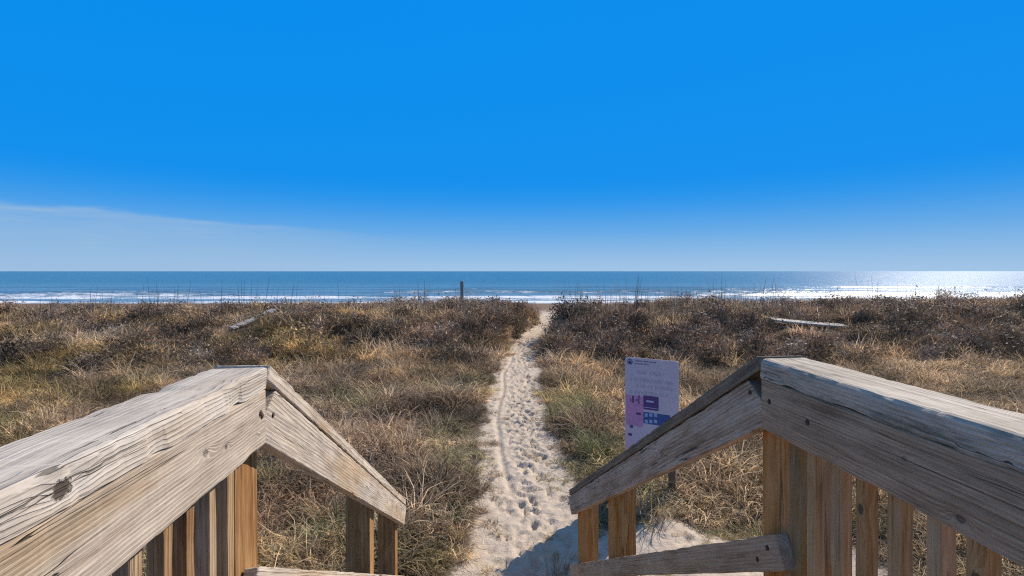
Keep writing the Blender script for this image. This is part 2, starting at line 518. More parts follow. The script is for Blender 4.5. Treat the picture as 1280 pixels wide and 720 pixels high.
def board(name, mid, ex, ey, L, W, T, mat, parent, base, r=0.004, sh0=0.0, sh1=0.0, wob=0.0015, seg=0.05, rtop=None, bow=0.0):
    """one timber: mid/ex/ey in boardwalk coordinates, base = parent's base there"""
    ex = Vector(ex).normalized(); ey = Vector(ey).normalized(); ez = ex.cross(ey)
    prof = []
    rt = r if rtop is None else rtop
    for (sy, sz, a0) in ((1, 1, 0), (-1, 1, 90), (-1, -1, 180), (1, -1, 270)):
        rr = rt if sz > 0 else r
        for k in range(4):
            a = R(a0 + 30 * k)
            prof.append((sy * (W / 2 - rr) + rr * math.cos(a), sz * (T / 2 - rr) + rr * math.sin(a)))
    # a few points along the flat sides so faces can undulate
    n = max(2, int(L / seg) + 1)
    xs = list(np.linspace(-L / 2, L / 2, n))
    bev = 0.003
    xs = [xs[0], xs[0] + bev] + xs[1:-1] + [xs[-1] - bev, xs[-1]]
    s = random.uniform(0, 500)
    V = []
    k = len(prof)
    for i, x in enumerate(xs):
        inset = 0.0025 if i in (0, len(xs) - 1) else 0.0
        t = (x + L / 2) / L
        for j, (py, pz) in enumerate(prof):
            qy = py - math.copysign(inset, py); qz = pz - math.copysign(inset, pz)
            dn = wob * (float(vnoise(s + x * 6.0, 0.5 + (j // 4) * 3.7, 3)) - 0.5) * 2 + wob * 0.5 * (float(vnoise(s + x * 25.0, j * 1.7, 5)) - 0.5) * 2
            qy += math.copysign(dn, py); qz += math.copysign(dn, pz) * 0.8
            chip = max(0.0, float(vnoise(s + x * 13.0, (j // 4) * 9.1 + 0.3, 8)) - 0.66) * wob * 9.0 + max(0.0, float(vnoise(s + x * 55.0, (j // 4) * 5.3, 9)) - 0.6) * wob * 2.2
            qy -= math.copysign(chip, py); qz -= math.copysign(chip * 0.7, pz)
            qz += bow * (1 - (2 * t - 1) ** 2)
            V.append((x + (sh0 * (1 - t) + sh1 * t) * qy, qy, qz))
    Fc = []
    for i in range(len(xs) - 1):
        for j in range(k):
            a = i * k + j; b2 = i * k + (j + 1) % k
            Fc.append((a, b2, b2 + k, a + k))
    Fc.append(tuple(range(k - 1, -1, -1)))
    Fc.append(tuple(range((len(xs) - 1) * k, len(xs) * k)))
    me = mesh(name, V, Fc)
    bm = bmesh.new(); bm.from_mesh(me); bmesh.ops.recalc_face_normals(bm, faces=bm.faces); bm.to_mesh(me); bm.free()
    M = Matrix((ex, ey, ez)).transposed().to_4x4()
    M.translation = Vector(mid) - Vector(base)
    o = link(name, me, mat, parent, M)
    return o


def fastener(name, host, loc, nrm, rad, mat):
    """small domed metal head sitting in the timber (local coordinates of the host board)"""
    V = []; Fc = []
    n = 8
    for k, (rr, h) in enumerate(((rad, -0.001), (rad * 0.92, 0.0018), (rad * 0.5, 0.003))):
        for j in range(n):
            a = 2 * math.pi * j / n
            V.append((rr * math.cos(a), rr * math.sin(a), h))
    for k in range(2):
        for j in range(n):
            Fc.append((k * n + j, k * n + (j + 1) % n, (k + 1) * n + (j + 1) % n, (k + 1) * n + j))
    Fc.append(tuple(range(2 * n, 3 * n)))
    q = Vector(nrm).to_track_quat('Z', 'Y').to_matrix().to_4x4()
    q.translation = Vector(loc)
    return link(name, mesh(name, V, Fc), mat, host, q)


def rust_mat():
    m, nt, b = new_mat('rusted_iron')
    P = nt.add('ShaderNodeTexCoord').outputs['Object']
    n = nt.noise(P, 180, 3)
    nt.put(b.inputs['Base Color'], nt.mix(n, C(0.018, 0.012, 0.010), C(0.10, 0.035, 0.018)))
    b.inputs['Roughness'].default_value = 0.75
    return m


M_RUST = rust_mat()
A_BW = R(4.8)                      # the boardwalk runs a little left of the view direction
RBW = Matrix.Rotation(A_BW, 4, 'Z')


def bw_empty(name, base):
    e = bpy.data.objects.new(name, None); col.objects.link(e)
    e.matrix_basis = RBW @ Matrix.Translation(Vector(base))
    e.empty_display_size = 0.2
    return e


def gz(bx, by):
    """ground height under a boardwalk point"""
    p = RBW @ Vector((bx, by, 0))
    return float(ground(p.x, p.y))


X3, Y3, Z3 = Vector((1, 0, 0)), Vector((0, 1, 0)), Vector((0, 0, 1))
SL = 0.557
SDIR = Vector((0, 1, -SL)).normalized(); SUP = Vector((0, SL, 1)).normalized(); CS = 1 / math.sqrt(1 + SL * SL)
SL2 = 0.592
LDIR = Vector((0, 1, -SL2)).normalized(); LUP = Vector((0, SL2, 1)).normalized(); CS2 = 1 / math.sqrt(1 + SL2 * SL2)
Y_BACK = -1.35


def build_railing(side, label, y_end, y_slope_end, post_y, low_start, low_top, bal_first, pitch, mats):
    s = side                                   # -1 left of the walk, +1 right
    xi = -0.526 if s < 0 else 0.840            # inner face of the face boards
    xo = xi + s * 0.038
    base = (xo + s * 0.07, 1.4, 0.0)
    e = bw_empty('wooden_railing', base)
    tag(e, label, 'railing', 'railings on either side of the beach stairs')
    cap_x0 = xi - s * 0.003
    # level face board: local y up, z outwards from the walk
    fy = (Y_BACK + y_end) / 2
    exf = Y3 if s > 0 else -Y3
    ezs = exf.cross(Z3)                         # points to +X for s>0 (outer), for s<0 ...
    face = board('face_board', ((xi + xo) / 2, fy, 2.371), exf, Z3, y_end - Y_BACK, 0.142, 0.038, mats['face'], e, base, r=0.005, wob=0.0016, seg=0.016)
    cap = board('cap_board', (cap_x0 + s * 0.0725, (Y_BACK + y_end) / 2, 2.4705), Y3, -X3, y_end - Y_BACK, 0.145, 0.056, mats['cap'], e, base, r=0.004, wob=0.0026, seg=0.016, rtop=mats.get('rcap', 0.008))
    # sloping boards along the stairs, cut plumb at both ends
    yl = y_slope_end - y_end - 0.003
    ym = (y_slope_end + y_end + 0.003) / 2
    zb = 2.30 - SL * (ym - y_end)
    sf = board('stair_face_board', ((xi + xo) / 2, ym, zb + 0.071 / CS), SDIR if s > 0 else -SDIR, SUP, yl / CS, 0.142, 0.038, mats['sface'], e, base,
               sh0=(SL if s > 0 else -SL), sh1=(SL if s > 0 else -SL), r=0.005, seg=0.02)
    scap = board('stair_cap_board', (xi + s * 0.067, ym + 0.006, zb + 0.142 / CS + 0.0215 / CS), SDIR, -X3, (yl - 0.004) / CS, 0.14, 0.040, mats['scap'], e, base, r=0.005, wob=0.002, seg=0.02)
    # posts
    for (py0, py1, top) in post_y:
        ym2 = (py0 + py1) / 2
        zg = gz(xo + s * 0.07, ym2) - 0.45
        board('post', (xo + s * (0.0715), ym2, (top + zg) / 2), Z3, Y3 if s > 0 else -Y3, top - zg, py1 - py0, 0.138, mats['post'], e, base, r=0.006, seg=0.12)
    # lower stair rail
    yl2 = y_slope_end - 0.02 - low_start; ym3 = low_start + yl2 / 2
    lt = low_top - SL2 * (ym3 - low_start)
    lr = board('lower_rail', ((xi + xo) / 2, ym3, lt - 0.0445 / CS2), LDIR if s > 0 else -LDIR, LUP, yl2 / CS2, 0.089, 0.037, mats['lower'], e, base, r=0.004, wob=0.002)
    # balusters of the level part
    n = int((bal_first - Y_BACK) / pitch)
    for k in range(n):
        yk = bal_first - k * pitch - 0.019 + random.uniform(-0.006, 0.006)
        board('baluster', (xo + s * 0.0165, yk, 1.955), Z3, Y3 if s > 0 else -Y3, 0.96, 0.035 + random.uniform(-.002, .002), 0.030, mats['bal'][k % len(mats['bal'])], e, base, r=0.003, seg=0.12)
    # level bottom rail behind the balusters, near the deck
    board('bottom_rail', ((xi + xo) / 2, (Y_BACK + bal_first) / 2, 1.60), exf, Z3, bal_first - Y_BACK, 0.089, 0.037, mats['lower'], e, base, r=0.004)
    return e, face, cap, sf, scap, lr, base


def local_of(o, base, p):
    return o.matrix_basis.inverted() @ (Vector(p) - Vector(base))


# left, in full sun
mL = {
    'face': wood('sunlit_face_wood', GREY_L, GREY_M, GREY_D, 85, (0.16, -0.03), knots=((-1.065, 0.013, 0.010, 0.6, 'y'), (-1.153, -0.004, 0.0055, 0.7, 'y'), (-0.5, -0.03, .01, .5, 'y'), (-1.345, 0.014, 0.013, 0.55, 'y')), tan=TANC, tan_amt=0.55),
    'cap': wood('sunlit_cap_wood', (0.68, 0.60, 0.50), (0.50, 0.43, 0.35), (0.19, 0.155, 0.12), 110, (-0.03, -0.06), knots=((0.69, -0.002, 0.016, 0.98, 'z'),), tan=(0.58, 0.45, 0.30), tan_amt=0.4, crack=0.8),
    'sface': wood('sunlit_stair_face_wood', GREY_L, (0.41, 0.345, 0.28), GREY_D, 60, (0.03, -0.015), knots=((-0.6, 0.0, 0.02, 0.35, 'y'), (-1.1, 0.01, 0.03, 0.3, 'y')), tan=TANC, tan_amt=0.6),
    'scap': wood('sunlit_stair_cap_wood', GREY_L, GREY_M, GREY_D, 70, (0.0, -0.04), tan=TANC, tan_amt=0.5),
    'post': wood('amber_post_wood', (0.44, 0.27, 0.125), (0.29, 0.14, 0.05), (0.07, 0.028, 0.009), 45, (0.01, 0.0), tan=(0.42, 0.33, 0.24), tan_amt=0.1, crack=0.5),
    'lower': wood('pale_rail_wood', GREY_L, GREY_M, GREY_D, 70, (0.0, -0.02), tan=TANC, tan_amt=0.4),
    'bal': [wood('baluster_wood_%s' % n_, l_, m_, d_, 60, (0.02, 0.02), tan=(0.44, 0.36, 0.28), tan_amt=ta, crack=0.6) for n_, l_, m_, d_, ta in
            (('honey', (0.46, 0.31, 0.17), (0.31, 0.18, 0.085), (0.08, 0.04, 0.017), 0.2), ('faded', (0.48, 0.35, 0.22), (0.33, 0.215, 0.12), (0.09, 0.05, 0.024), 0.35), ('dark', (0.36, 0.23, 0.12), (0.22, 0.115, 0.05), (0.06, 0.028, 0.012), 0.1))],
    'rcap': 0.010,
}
RG_L, RG_M, RG_D = (0.54, 0.385, 0.25), (0.33, 0.225, 0.14), (0.07, 0.046, 0.027)  # right-hand boards: their shade is put into these darker tones
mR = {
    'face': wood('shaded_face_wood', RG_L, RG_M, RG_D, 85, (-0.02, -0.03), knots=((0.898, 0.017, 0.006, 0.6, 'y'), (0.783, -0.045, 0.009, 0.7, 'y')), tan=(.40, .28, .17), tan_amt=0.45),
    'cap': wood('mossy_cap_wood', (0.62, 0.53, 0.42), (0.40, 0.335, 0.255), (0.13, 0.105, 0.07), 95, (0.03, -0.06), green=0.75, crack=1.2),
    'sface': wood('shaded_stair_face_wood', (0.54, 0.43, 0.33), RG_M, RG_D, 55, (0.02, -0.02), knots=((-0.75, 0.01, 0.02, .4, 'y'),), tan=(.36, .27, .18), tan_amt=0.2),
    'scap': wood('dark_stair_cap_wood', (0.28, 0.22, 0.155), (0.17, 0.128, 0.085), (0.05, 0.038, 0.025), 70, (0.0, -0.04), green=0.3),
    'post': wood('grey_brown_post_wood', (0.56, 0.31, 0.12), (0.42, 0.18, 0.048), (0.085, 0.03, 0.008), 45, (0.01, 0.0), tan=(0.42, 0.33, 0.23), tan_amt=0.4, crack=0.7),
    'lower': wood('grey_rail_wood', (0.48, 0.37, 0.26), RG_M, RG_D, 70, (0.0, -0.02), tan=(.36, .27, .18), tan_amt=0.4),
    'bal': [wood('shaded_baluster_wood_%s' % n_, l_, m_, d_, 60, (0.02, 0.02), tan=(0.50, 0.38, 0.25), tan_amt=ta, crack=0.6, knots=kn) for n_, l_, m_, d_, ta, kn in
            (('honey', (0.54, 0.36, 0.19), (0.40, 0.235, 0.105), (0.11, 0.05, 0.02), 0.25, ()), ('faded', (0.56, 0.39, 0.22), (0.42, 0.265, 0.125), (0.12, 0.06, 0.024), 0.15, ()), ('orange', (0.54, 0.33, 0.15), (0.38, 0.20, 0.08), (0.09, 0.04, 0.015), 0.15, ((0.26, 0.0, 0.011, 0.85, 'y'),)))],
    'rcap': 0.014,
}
eL, faceL, capL, sfL, scL, lrL, bL = build_railing(-1, 'sunlit pale weathered wooden railing on the left side of the beach stairs', 1.405, 4.42,
    ((1.318, 1.458, 2.455), (3.06, 3.19, 1.50), (4.11, 4.24, 0.92)), 1.339, 2.018, 1.314, 0.0885, mL)
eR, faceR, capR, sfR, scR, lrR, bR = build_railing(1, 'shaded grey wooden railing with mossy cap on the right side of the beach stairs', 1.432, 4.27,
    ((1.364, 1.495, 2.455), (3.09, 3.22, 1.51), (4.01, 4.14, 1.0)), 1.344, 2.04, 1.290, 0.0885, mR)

# bolt heads near the corner joints
for (host, base, pts, s) in ((faceL, bL, ((1.368, 2.390), (1.378, 2.380)), 1), (sfL, bL, ((1.453, 2.362),), 1),
                             (faceR, bR, ((1.39, 2.385), (1.225, 2.375)), -1), (sfR, bR, ((1.49, 2.388), (4.12, 0.83)), -1),
                             (lrL, bL, ((1.40, 1.94),), 1), (lrR, bR, ((1.40, 1.97), (1.45, 1.91)), -1)):
    for (yy, zz) in pts:
        xin = -0.526 if s > 0 else 0.840
        p = local_of(host, base, (xin + s * 0.0006, yy, zz))
        nrm = host.matrix_basis.to_3x3().inverted() @ Vector((s, 0, 0))
        fastener('bolt_head', host, p, nrm, 0.0075, M_RUST)

# deck and stairs (just under the lower edge of the picture)
M_DECK = wood('deck_wood', (0.48, 0.45, 0.41), (0.36, 0.33, 0.29), (0.14, 0.12, 0.10), 60, (0.0, -0.03), tan=TANC, tan_amt=0.3)
dbase = (0.157, 0.0, 0.0)
deck = bw_empty('boardwalk_deck', dbase)
tag(deck, 'grey plank boardwalk deck at the head of the beach stairs', 'deck')
for k in range(19):
    y = 1.27 - k * 0.146
    board('deck_board', (0.157, y, 1.481), X3, Y3, 1.34, 0.139, 0.036, M_DECK, deck, dbase, seg=0.2)
for xx in (-0.42, 0.157, 0.73):
    board('joist', (xx, 0.0, 1.36), Y3, Z3, 2.7, 0.19, 0.038, M_DECK, deck, dbase, seg=0.4)
sbase = (0.157, 2.4, 0.0)
st = bw_empty('beach_stairs', sbase)
tag(st, 'wooden stairs going down between the railings to the sand', 'stairs')
for k in range(7):
    board('tread', (0.157, 1.50 + k * 0.31, 1.5 - 0.19 * (k + 1) - 0.019), X3, Y3, 1.33, 0.285, 0.038, M_DECK, st, sbase, seg=0.2)
for xx in (-0.495, 0.809):
    board('stringer', (xx, 2.42, 0.72), Vector((0, 0.31, -0.19)), Vector((0, 0.19, 0.31)), 2.45, 0.24, 0.038, M_DECK, st, sbase, seg=0.3)

# ------------------------------------------------------------------ information sign


def flat(name, rough=0.5):
    pass


def paint(name, c, rough=0.55, var=0.06):
    m, nt, b = new_mat(name)
    P = nt.add('ShaderNodeTexCoord').outputs['Object']
    n = nt.noise(P, 9.0, 4)
    nt.put(b.inputs['Base Color'], nt.mix(nt.math('MULTIPLY', n, 1.0), C(*[max(0, q * (1 - var * 2)) for q in c]), C(*[min(1, q * (1 + var)) for q in c])))
    b.inputs['Roughness'].default_value = rough
    return m


def sign_face_mat():
    m, nt, b = new_mat('sign_print')
    P = nt.add('ShaderNodeTexCoord').outputs['Object']
    sp = nt.add('ShaderNodeSeparateXYZ'); nt.l.new(P, sp.inputs[0])
    n = nt.noise(P, 5.0, 4)
    pink = nt.math('MULTIPLY', nt.smooth(sp.outputs[0], 0.10, -0.32), nt.smooth(sp.outputs[2], 0.95, 0.25))
    c = nt.mix(n, C(0.54, 0.47, 0.51), C(0.63, 0.55, 0.59))
    c = nt.mix(nt.math('MULTIPLY', pink, 0.85), c, C(0.66, 0.38, 0.55))
    nt.put(b.inputs['Base Color'], c)
    b.inputs['Roughness'].default_value = 0.6
    return m


SIGN_W, SIGN_B, SIGN_T = 0.665, 0.50, 1.667
pL = Vector((1.43, 6.58, 0)); pR = Vector((2.0, 6.23, 0))
sdir = (pR - pL).normalized()
sgn = bpy.data.objects.new('information_sign', None); col.objects.link(sgn)
smid = (pL + pR) / 2
sgz = float(ground(smid.x, smid.y))
sgn.location = (smid.x, smid.y, 0)
sgn.rotation_euler = (0, 0, math.atan2(sdir.y, sdir.x))
tag(sgn, 'lavender beach information sign with logo and picture panels behind the right railing', 'sign')


def rounded_panel(name, x0, x1, z0, z1, y0, y1, r, mat, parent, n=6):
    pts = []
    for (cx, cz, a0) in ((x1 - r, z1 - r, 0), (x0 + r, z1 - r, 90), (x0 + r, z0 + r, 180), (x1 - r, z0 + r, 270)):
        for k in range(n + 1):
            a = R(a0 + 90 * k / n); pts.append((cx + r * math.cos(a), cz + r * math.sin(a)))
    m = len(pts)
    V = [(x, y0, z) for x, z in pts] + [(x, y1, z) for x, z in pts]
    Fc = [tuple(range(m)), tuple(range(2 * m - 1, m - 1, -1))] + [(i, i + m, (i + 1) % m + m, (i + 1) % m) for i in range(m)]
    me = mesh(name, V, Fc)
    bm = bmesh.new(); bm.from_mesh(me); bmesh.ops.recalc_face_normals(bm, faces=bm.faces); bm.to_mesh(me); bm.free()
    return link(name, me, mat, parent)


M_SIGN = sign_face_mat()
M_INK = paint('dark_blue_ink', (0.045, 0.05, 0.13))
M_FAINT = paint('faded_lilac_ink', (0.47, 0.41, 0.47))
M_PURPLE = paint('purple_print', (0.10, 0.05, 0.20), var=0.2)
M_BLUE = paint('blue_print', (0.035, 0.10, 0.30), var=0.2)
M_PALE = paint('pale_blue_print', (0.30, 0.42, 0.66))
M_LILAC = paint('lilac_print', (0.56, 0.50, 0.72))
M_PINK = paint('pink_print', (0.60, 0.28, 0.48), var=0.15)
M_POST = wood('sign_post_wood', (0.26, 0.18, 0.11), (0.16, 0.105, 0.06), (0.05, 0.032, 0.02), 50)
panel = rounded_panel('panel', -SIGN_W / 2, SIGN_W / 2, SIGN_B, SIGN_T, 0.0, 0.008, 0.03, M_SIGN, sgn)


def px_sign(px, py):
    """photo-like layout on the panel: u from left (0..1), v down from the top in metres"""
    u = (px - 782.0) / 66.0
    v = (py - 446.0 - 6.0 * u) / 100.0
    return (-SIGN_W / 2 + u * SIGN_W, SIGN_T - v * 1.012 * (1 - 0.05 * u))


def print_quad(name, a, b, mat, lift=0.002, parent=None):
    (x0, z0), (x1, z1) = px_sign(*a), px_sign(*b)
    xa, xb = min(x0, x1), max(x0, x1); za, zb = min(z0, z1), max(z0, z1)
    return rounded_panel(name, xa, xb, za, zb, -lift, 0.0005, 0.002, mat, parent or panel, 1)


# round logo
cx, cz = px_sign(788.3, 452.2)
V = []; Fc = []
for k in range(28):
    a = 2 * math.pi * k / 28
    for rr in (0.026, 0.035): V.append((cx + rr * math.cos(a), -0.002, cz + rr * math.sin(a)))
for k in range(28):
    a = 2 * k; b2 = 2 * ((k + 1) % 28); Fc.append((a, a + 1, b2 + 1, b2))
logo = link('logo_ring', mesh('logo_ring', V, Fc), M_INK, panel)
link('logo_mark', mesh('logo_mark', [(cx - .022, -.0025, cz - .02), (cx + .022, -.0025, cz - .02), (cx + .016, -.0025, cz + .006), (cx + .005, -.0025, cz + .014), (cx, -.0025, cz + .024), (cx - .005, -.0025, cz + .014), (cx - .016, -.0025, cz + .006)], [(0, 1, 2, 3, 4, 5, 6)]), M_INK, panel)


def text_line(px0, px1, py, hgt, mat, seed, weight=0.72):
    """a row of small letter strokes (too faint to read in the photograph)"""
    rr = random.Random(seed)
    x0, z0 = px_sign(px0, py); x1, z1 = px_sign(px1, py)
    V = []; Fc = []
    x = x0
    def quad(a, b, c, d):
        n = len(V); V.extend([(a, -.0018, c), (b, -.0018, c), (b, -.0018, d), (a, -.0018, d)]); Fc.append((n, n + 1, n + 2, n + 3))
    while x < x1:
        if rr.random() < 0.16: x += hgt * 0.6; continue
        lw = hgt * rr.uniform(0.45, 0.75); s = hgt * 0.16
        quad(x, x + s, z0 - hgt / 2, z0 + hgt / 2)
        if rr.random() < 0.7: quad(x + lw - s, x + lw, z0 - hgt / 2, z0 + hgt * rr.choice((0.1, 0.5)))
        for zz in rr.sample([-0.42, 0.0, 0.42], 2): quad(x + s, x + lw - s, z0 + zz * hgt - s / 2, z0 + zz * hgt + s / 2)
        x += lw + hgt * 0.22
    return tag(link('text_line', mesh('text_line', V, Fc), mat, panel), kind='stuff')


text_line(794, 820, 451.0, 0.016, M_INK, 1)
text_line(794, 812, 454.3, 0.016, M_INK, 2)
for (a, b2, y, sd_) in ((797, 826, 465.0, 3), (789, 842, 473.5, 4), (797, 841, 481.5, 5), (788, 834, 489.0, 6)):
    text_line(a, b2, y, 0.042, M_FAINT, sd_)
print_quad('pink_picture', (783.2, 493), (804.8, 534), M_PINK, 0.0012)
print_quad('purple_picture', (805.2, 494), (824, 514), M_PURPLE, 0.0012)
pw = print_quad('blue_picture', (805.2, 514.6), (838, 534), M_BLUE, 0.0012)
for i in range(3):
    for j in range(2):
        print_quad('icon', (807.0 + i * 5.7, 516.4 + j * 8.0), (810.8 + i * 5.7, 521.2 + j * 8.0), M_PALE, 0.0022)
print_quad('highlight_streak', (809, 500.2), (818, 503.6), M_LILAC, 0.0022)
print_quad('highlight_streak', (806, 509.2), (823.5, 511.0), M_LILAC, 0.0022)
for (a, b2) in (((791, 494.5), (793.4, 503.5)), ((788.6, 498), (790, 502.5)), ((799, 493.6), (800.4, 505)), ((796, 499), (798.4, 501)), ((796, 515.3), (802, 519)), ((788, 531), (792, 535)), ((786, 541), (791, 545))):
    print_quad('figure', a, b2, M_PURPLE, 0.0022)
for px_ in (-0.27, 0.245):
    p = sgn.matrix_basis @ Vector((px_, 0, 0))
    zg = -0.35
    board('post', (px_, 0.049, (SIGN_T - 0.06 + zg) / 2), Z3, X3, SIGN_T - 0.06 - zg, 0.085, 0.08, M_POST, sgn, (0, 0, 0), r=0.005, seg=0.15)

# ------------------------------------------------------------------ posts and stranded boards on the dune
M_PILE = wood('dark_piling_wood', (0.36, 0.37, 0.34), (0.25, 0.26, 0.24), (0.10, 0.105, 0.095), 40)
M_DRIFT = wood('bleached_driftwood', (0.60, 0.55, 0.48), (0.45, 0.40, 0.34), (0.20, 0.17, 0.14), 60, crack=1.2)


def piling():
    x, d = (577.5 - 640) / F_PX * 30.0, 30.0
    zg = float(ground(x, d)) - 0.5; top = CAM_Z - 12.5 * 30.0 / F_PX
    V = []; Fc = []; n = 14; ring = []
    zs = [0, 0.5, 1.0, 1.5, top - zg - 0.35, top - zg - 0.34, top - zg - 0.03, top - zg]
    rs = [0.105, 0.102, 0.10, 0.10, 0.098, 0.106, 0.106, 0.085]
    for z, r in zip(zs, rs):
        for j in range(n):
            a = 2 * math.pi * j / n; V.append((z, r * math.cos(a) * (1 + 0.04 * math.sin(3 * a)), r * math.sin(a)))
    for i in range(len(zs) - 1):
        for j in range(n): Fc.append((i * n + j, i * n + (j + 1) % n, (i + 1) * n + (j + 1) % n, (i + 1) * n + j))
    Fc.append(tuple(range((len(zs) - 1) * n, len(zs) * n)))
    me = mesh('wooden_piling', V, Fc)
    me.transform(Matrix.Rotation(R(-90), 4, 'Y'))
    o = link('wooden_piling', me, M_PILE); o.location = (x, d, zg)
    tag(o, 'dark round wooden piling standing on the dune ridge against the sea', 'post')


piling()


def loose_board(name, a, b, W, T, label, tilt, mat=M_DRIFT):
    a = Vector(a); b = Vector(b); ex = (b - a).normalized()
    ey = ex.cross(Vector((0, -tilt, 1))).normalized()
    o = board(name, (a + b) / 2, ex, ey, (b - a).length, W, T, mat, None, (0, 0, 0), r=0.006, wob=0.008, bow=0.02)
    tag(o, label, 'driftwood')
    return o


def pt(px, py, d): return ((px - 640) / F_PX * d, d, CAM_Z - (py - 339) * d / F_PX)


def ground_hit(px, py):
    """where the view ray through a photo pixel first meets the ground"""
    dd = np.arange(6.0, 30.0, 0.05)
    xx = (px - 640) / F_PX * dd
    yy = 339 + (CAM_Z - ground(xx, dd)) * F_PX / dd
    k = np.where(yy <= py)[0]
    d = float(dd[k[0]]) if len(k) else 26.0
    return (px - 640) / F_PX * d, d


def on_ground(px, py, up):
    x, d = ground_hit(px, py)
    return x, d, float(ground(x, d)) + up


BA, BB = on_ground(289, 414, 0.10), on_ground(320, 400, 0.0)
BB = pt(342, 387, BA[1] + 1.6)
loose_board('stranded_board', BA, BB, 0.24, 0.07, 'bleached board slanting up out of the scrub on the left dune', 0.15)
BC, BD = on_ground(963, 403.5, 0.12), on_ground(1057, 412, 0.12)
loose_board('stranded_board', BC, BD, 0.34, 0.06, 'long pale board lying on the dune right of the path', 0.22)


def near_boards(x, d, m=0.35):
    """close to a stranded board, or standing between it and the camera"""
    out = np.zeros(len(x), dtype=bool)
    for (A, B) in ((BA, BB), (BC, BD)):
        for t in np.linspace(0, 1, 14):
            qx = A[0] + (B[0] - A[0]) * t; qd = A[1] + (B[1] - A[1]) * t
            for back in (0.0, 0.3, 0.6):
                k = (qd - back) / qd
                out |= (x - qx * k) ** 2 + (d - qd * k) ** 2 < m * m
    return out


stk = board('thin_stake', pt(1004, 440, 16.0), Z3, X3, 0.75, 0.022, 0.022, M_DRIFT, None, (0, 0, 0), r=0.004)
tag(stk, 'thin pale stake upright in the grass behind the right railing', 'stake')

# ------------------------------------------------------------------ vegetation


def plant_mat(name, src, transl=0.4, rough=0.7, base_dark=0.55):
    """colour comes from the instance ('tint') or the object; 'bl' varies from blade to blade"""
    m, nt, b = new_mat(name)
    if src == 'INSTANCER':
        tint = nt.add('ShaderNodeAttribute', attribute_type='INSTANCER', attribute_name='tint').outputs['Vector']
    else:
        tint = nt.add('ShaderNodeObjectInfo').outputs['Color']
    bl = nt.add('ShaderNodeAttribute', attribute_name='bl').outputs['Fac']
    k = nt.smooth(bl, 0.0, 1.0, 0.35, 1.8)
    c = nt.mix(1.0, tint, nt.add('ShaderNodeCombineColor').outputs[0], 'MULTIPLY')
    cc = nt.add('ShaderNodeCombineXYZ')
    for i in range(3): nt.put(cc.inputs[i], k)
    c = nt.vmath('MULTIPLY', tint, cc.outputs[0])
    dead = nt.math('GREATER_THAN', bl, 0.93)
    c = nt.mix(nt.math('MULTIPLY', dead, 0.7), c, C(0.50, 0.44, 0.34))
    nt.put(b.inputs['Base Color'], c)
    b.inputs['Roughness'].default_value = rough
    b.inputs['Specular IOR Level'].default_value = 0.25
    tr = nt.add('ShaderNodeBsdfTranslucent'); nt.put(tr.inputs[0], c)
    mx = nt.add('ShaderNodeMixShader'); mx.inputs[0].default_value = transl
    nt.l.new(b.outputs[0], mx.inputs[1]); nt.l.new(tr.outputs[0], mx.inputs[2])
    nt.l.new(mx.outputs[0], nt.n['Material Output'].inputs['Surface'])
    return m


M_GRASS = plant_mat('dry_dune_grass', 'INSTANCER', 0.42)
M_SHRUB = plant_mat('dune_shrub', 'OBJECT', 0.15)
M_SCRUB = plant_mat('dune_scrub_leaf', 'INSTANCER', 0.15)


def blades(n, hgt, spread, lean, curl, width, seg=3, rs=None, wander=0.25, up=1.0):
    """ribbon blades rooted in a disc: returns verts, quads, bl"""
    rs = rs or np.random.default_rng(1)
    a = rs.uniform(0, 2 * np.pi, n); rr = spread * np.sqrt(rs.uniform(0, 1, n))
    root = np.stack([rr * np.cos(a), rr * np.sin(a), np.full(n, -0.03)], -1)
    h = hgt * rs.uniform(0.45, 1.15, n)
    la = a + rs.normal(0, 0.9, n)
    ln = np.abs(rs.normal(lean, 0.22, n))
    V = []; side_a = la + np.pi / 2 + rs.normal(0, 0.5, n)
    side = np.stack([np.cos(side_a), np.sin(side_a), rs.normal(0, 0.25, n)], -1)
    p = root.copy(); ang = ln.copy(); az_ = la.copy()
    cu = curl * rs.uniform(0.3, 1.5, n)
    for i in range(seg + 1):
        t = i / seg
        wd = width * rs.uniform(0.7, 1.3, n) * (1.0 - 0.8 * t ** 1.5)
        V.append(p - side * wd[:, None] / 2); V.append(p + side * wd[:, None] / 2)
        stepv = np.stack([np.sin(ang) * np.cos(az_), np.sin(ang) * np.sin(az_), np.cos(ang) * up], -1)
        p = p + stepv * (h / seg)[:, None]
        ang = ang + cu / seg + rs.normal(0, wander * 0.4, n)
        az_ = az_ + rs.normal(0, wander, n)
    V = np.stack(V, 1)                           # n, 2(seg+1), 3
    m = 2 * (seg + 1)
    b0 = (np.arange(n) * m)[:, None]
    Q = []
    for i in range(seg):
        Q.append(np.concatenate([b0 + 2 * i, b0 + 2 * i + 1, b0 + 2 * i + 3, b0 + 2 * i + 2], 1))
    Q = np.stack(Q, 1).reshape(-1, 4)
    bl = np.repeat(rs.uniform(0, 1, n), m)
    return V.reshape(-1, 3), Q, bl


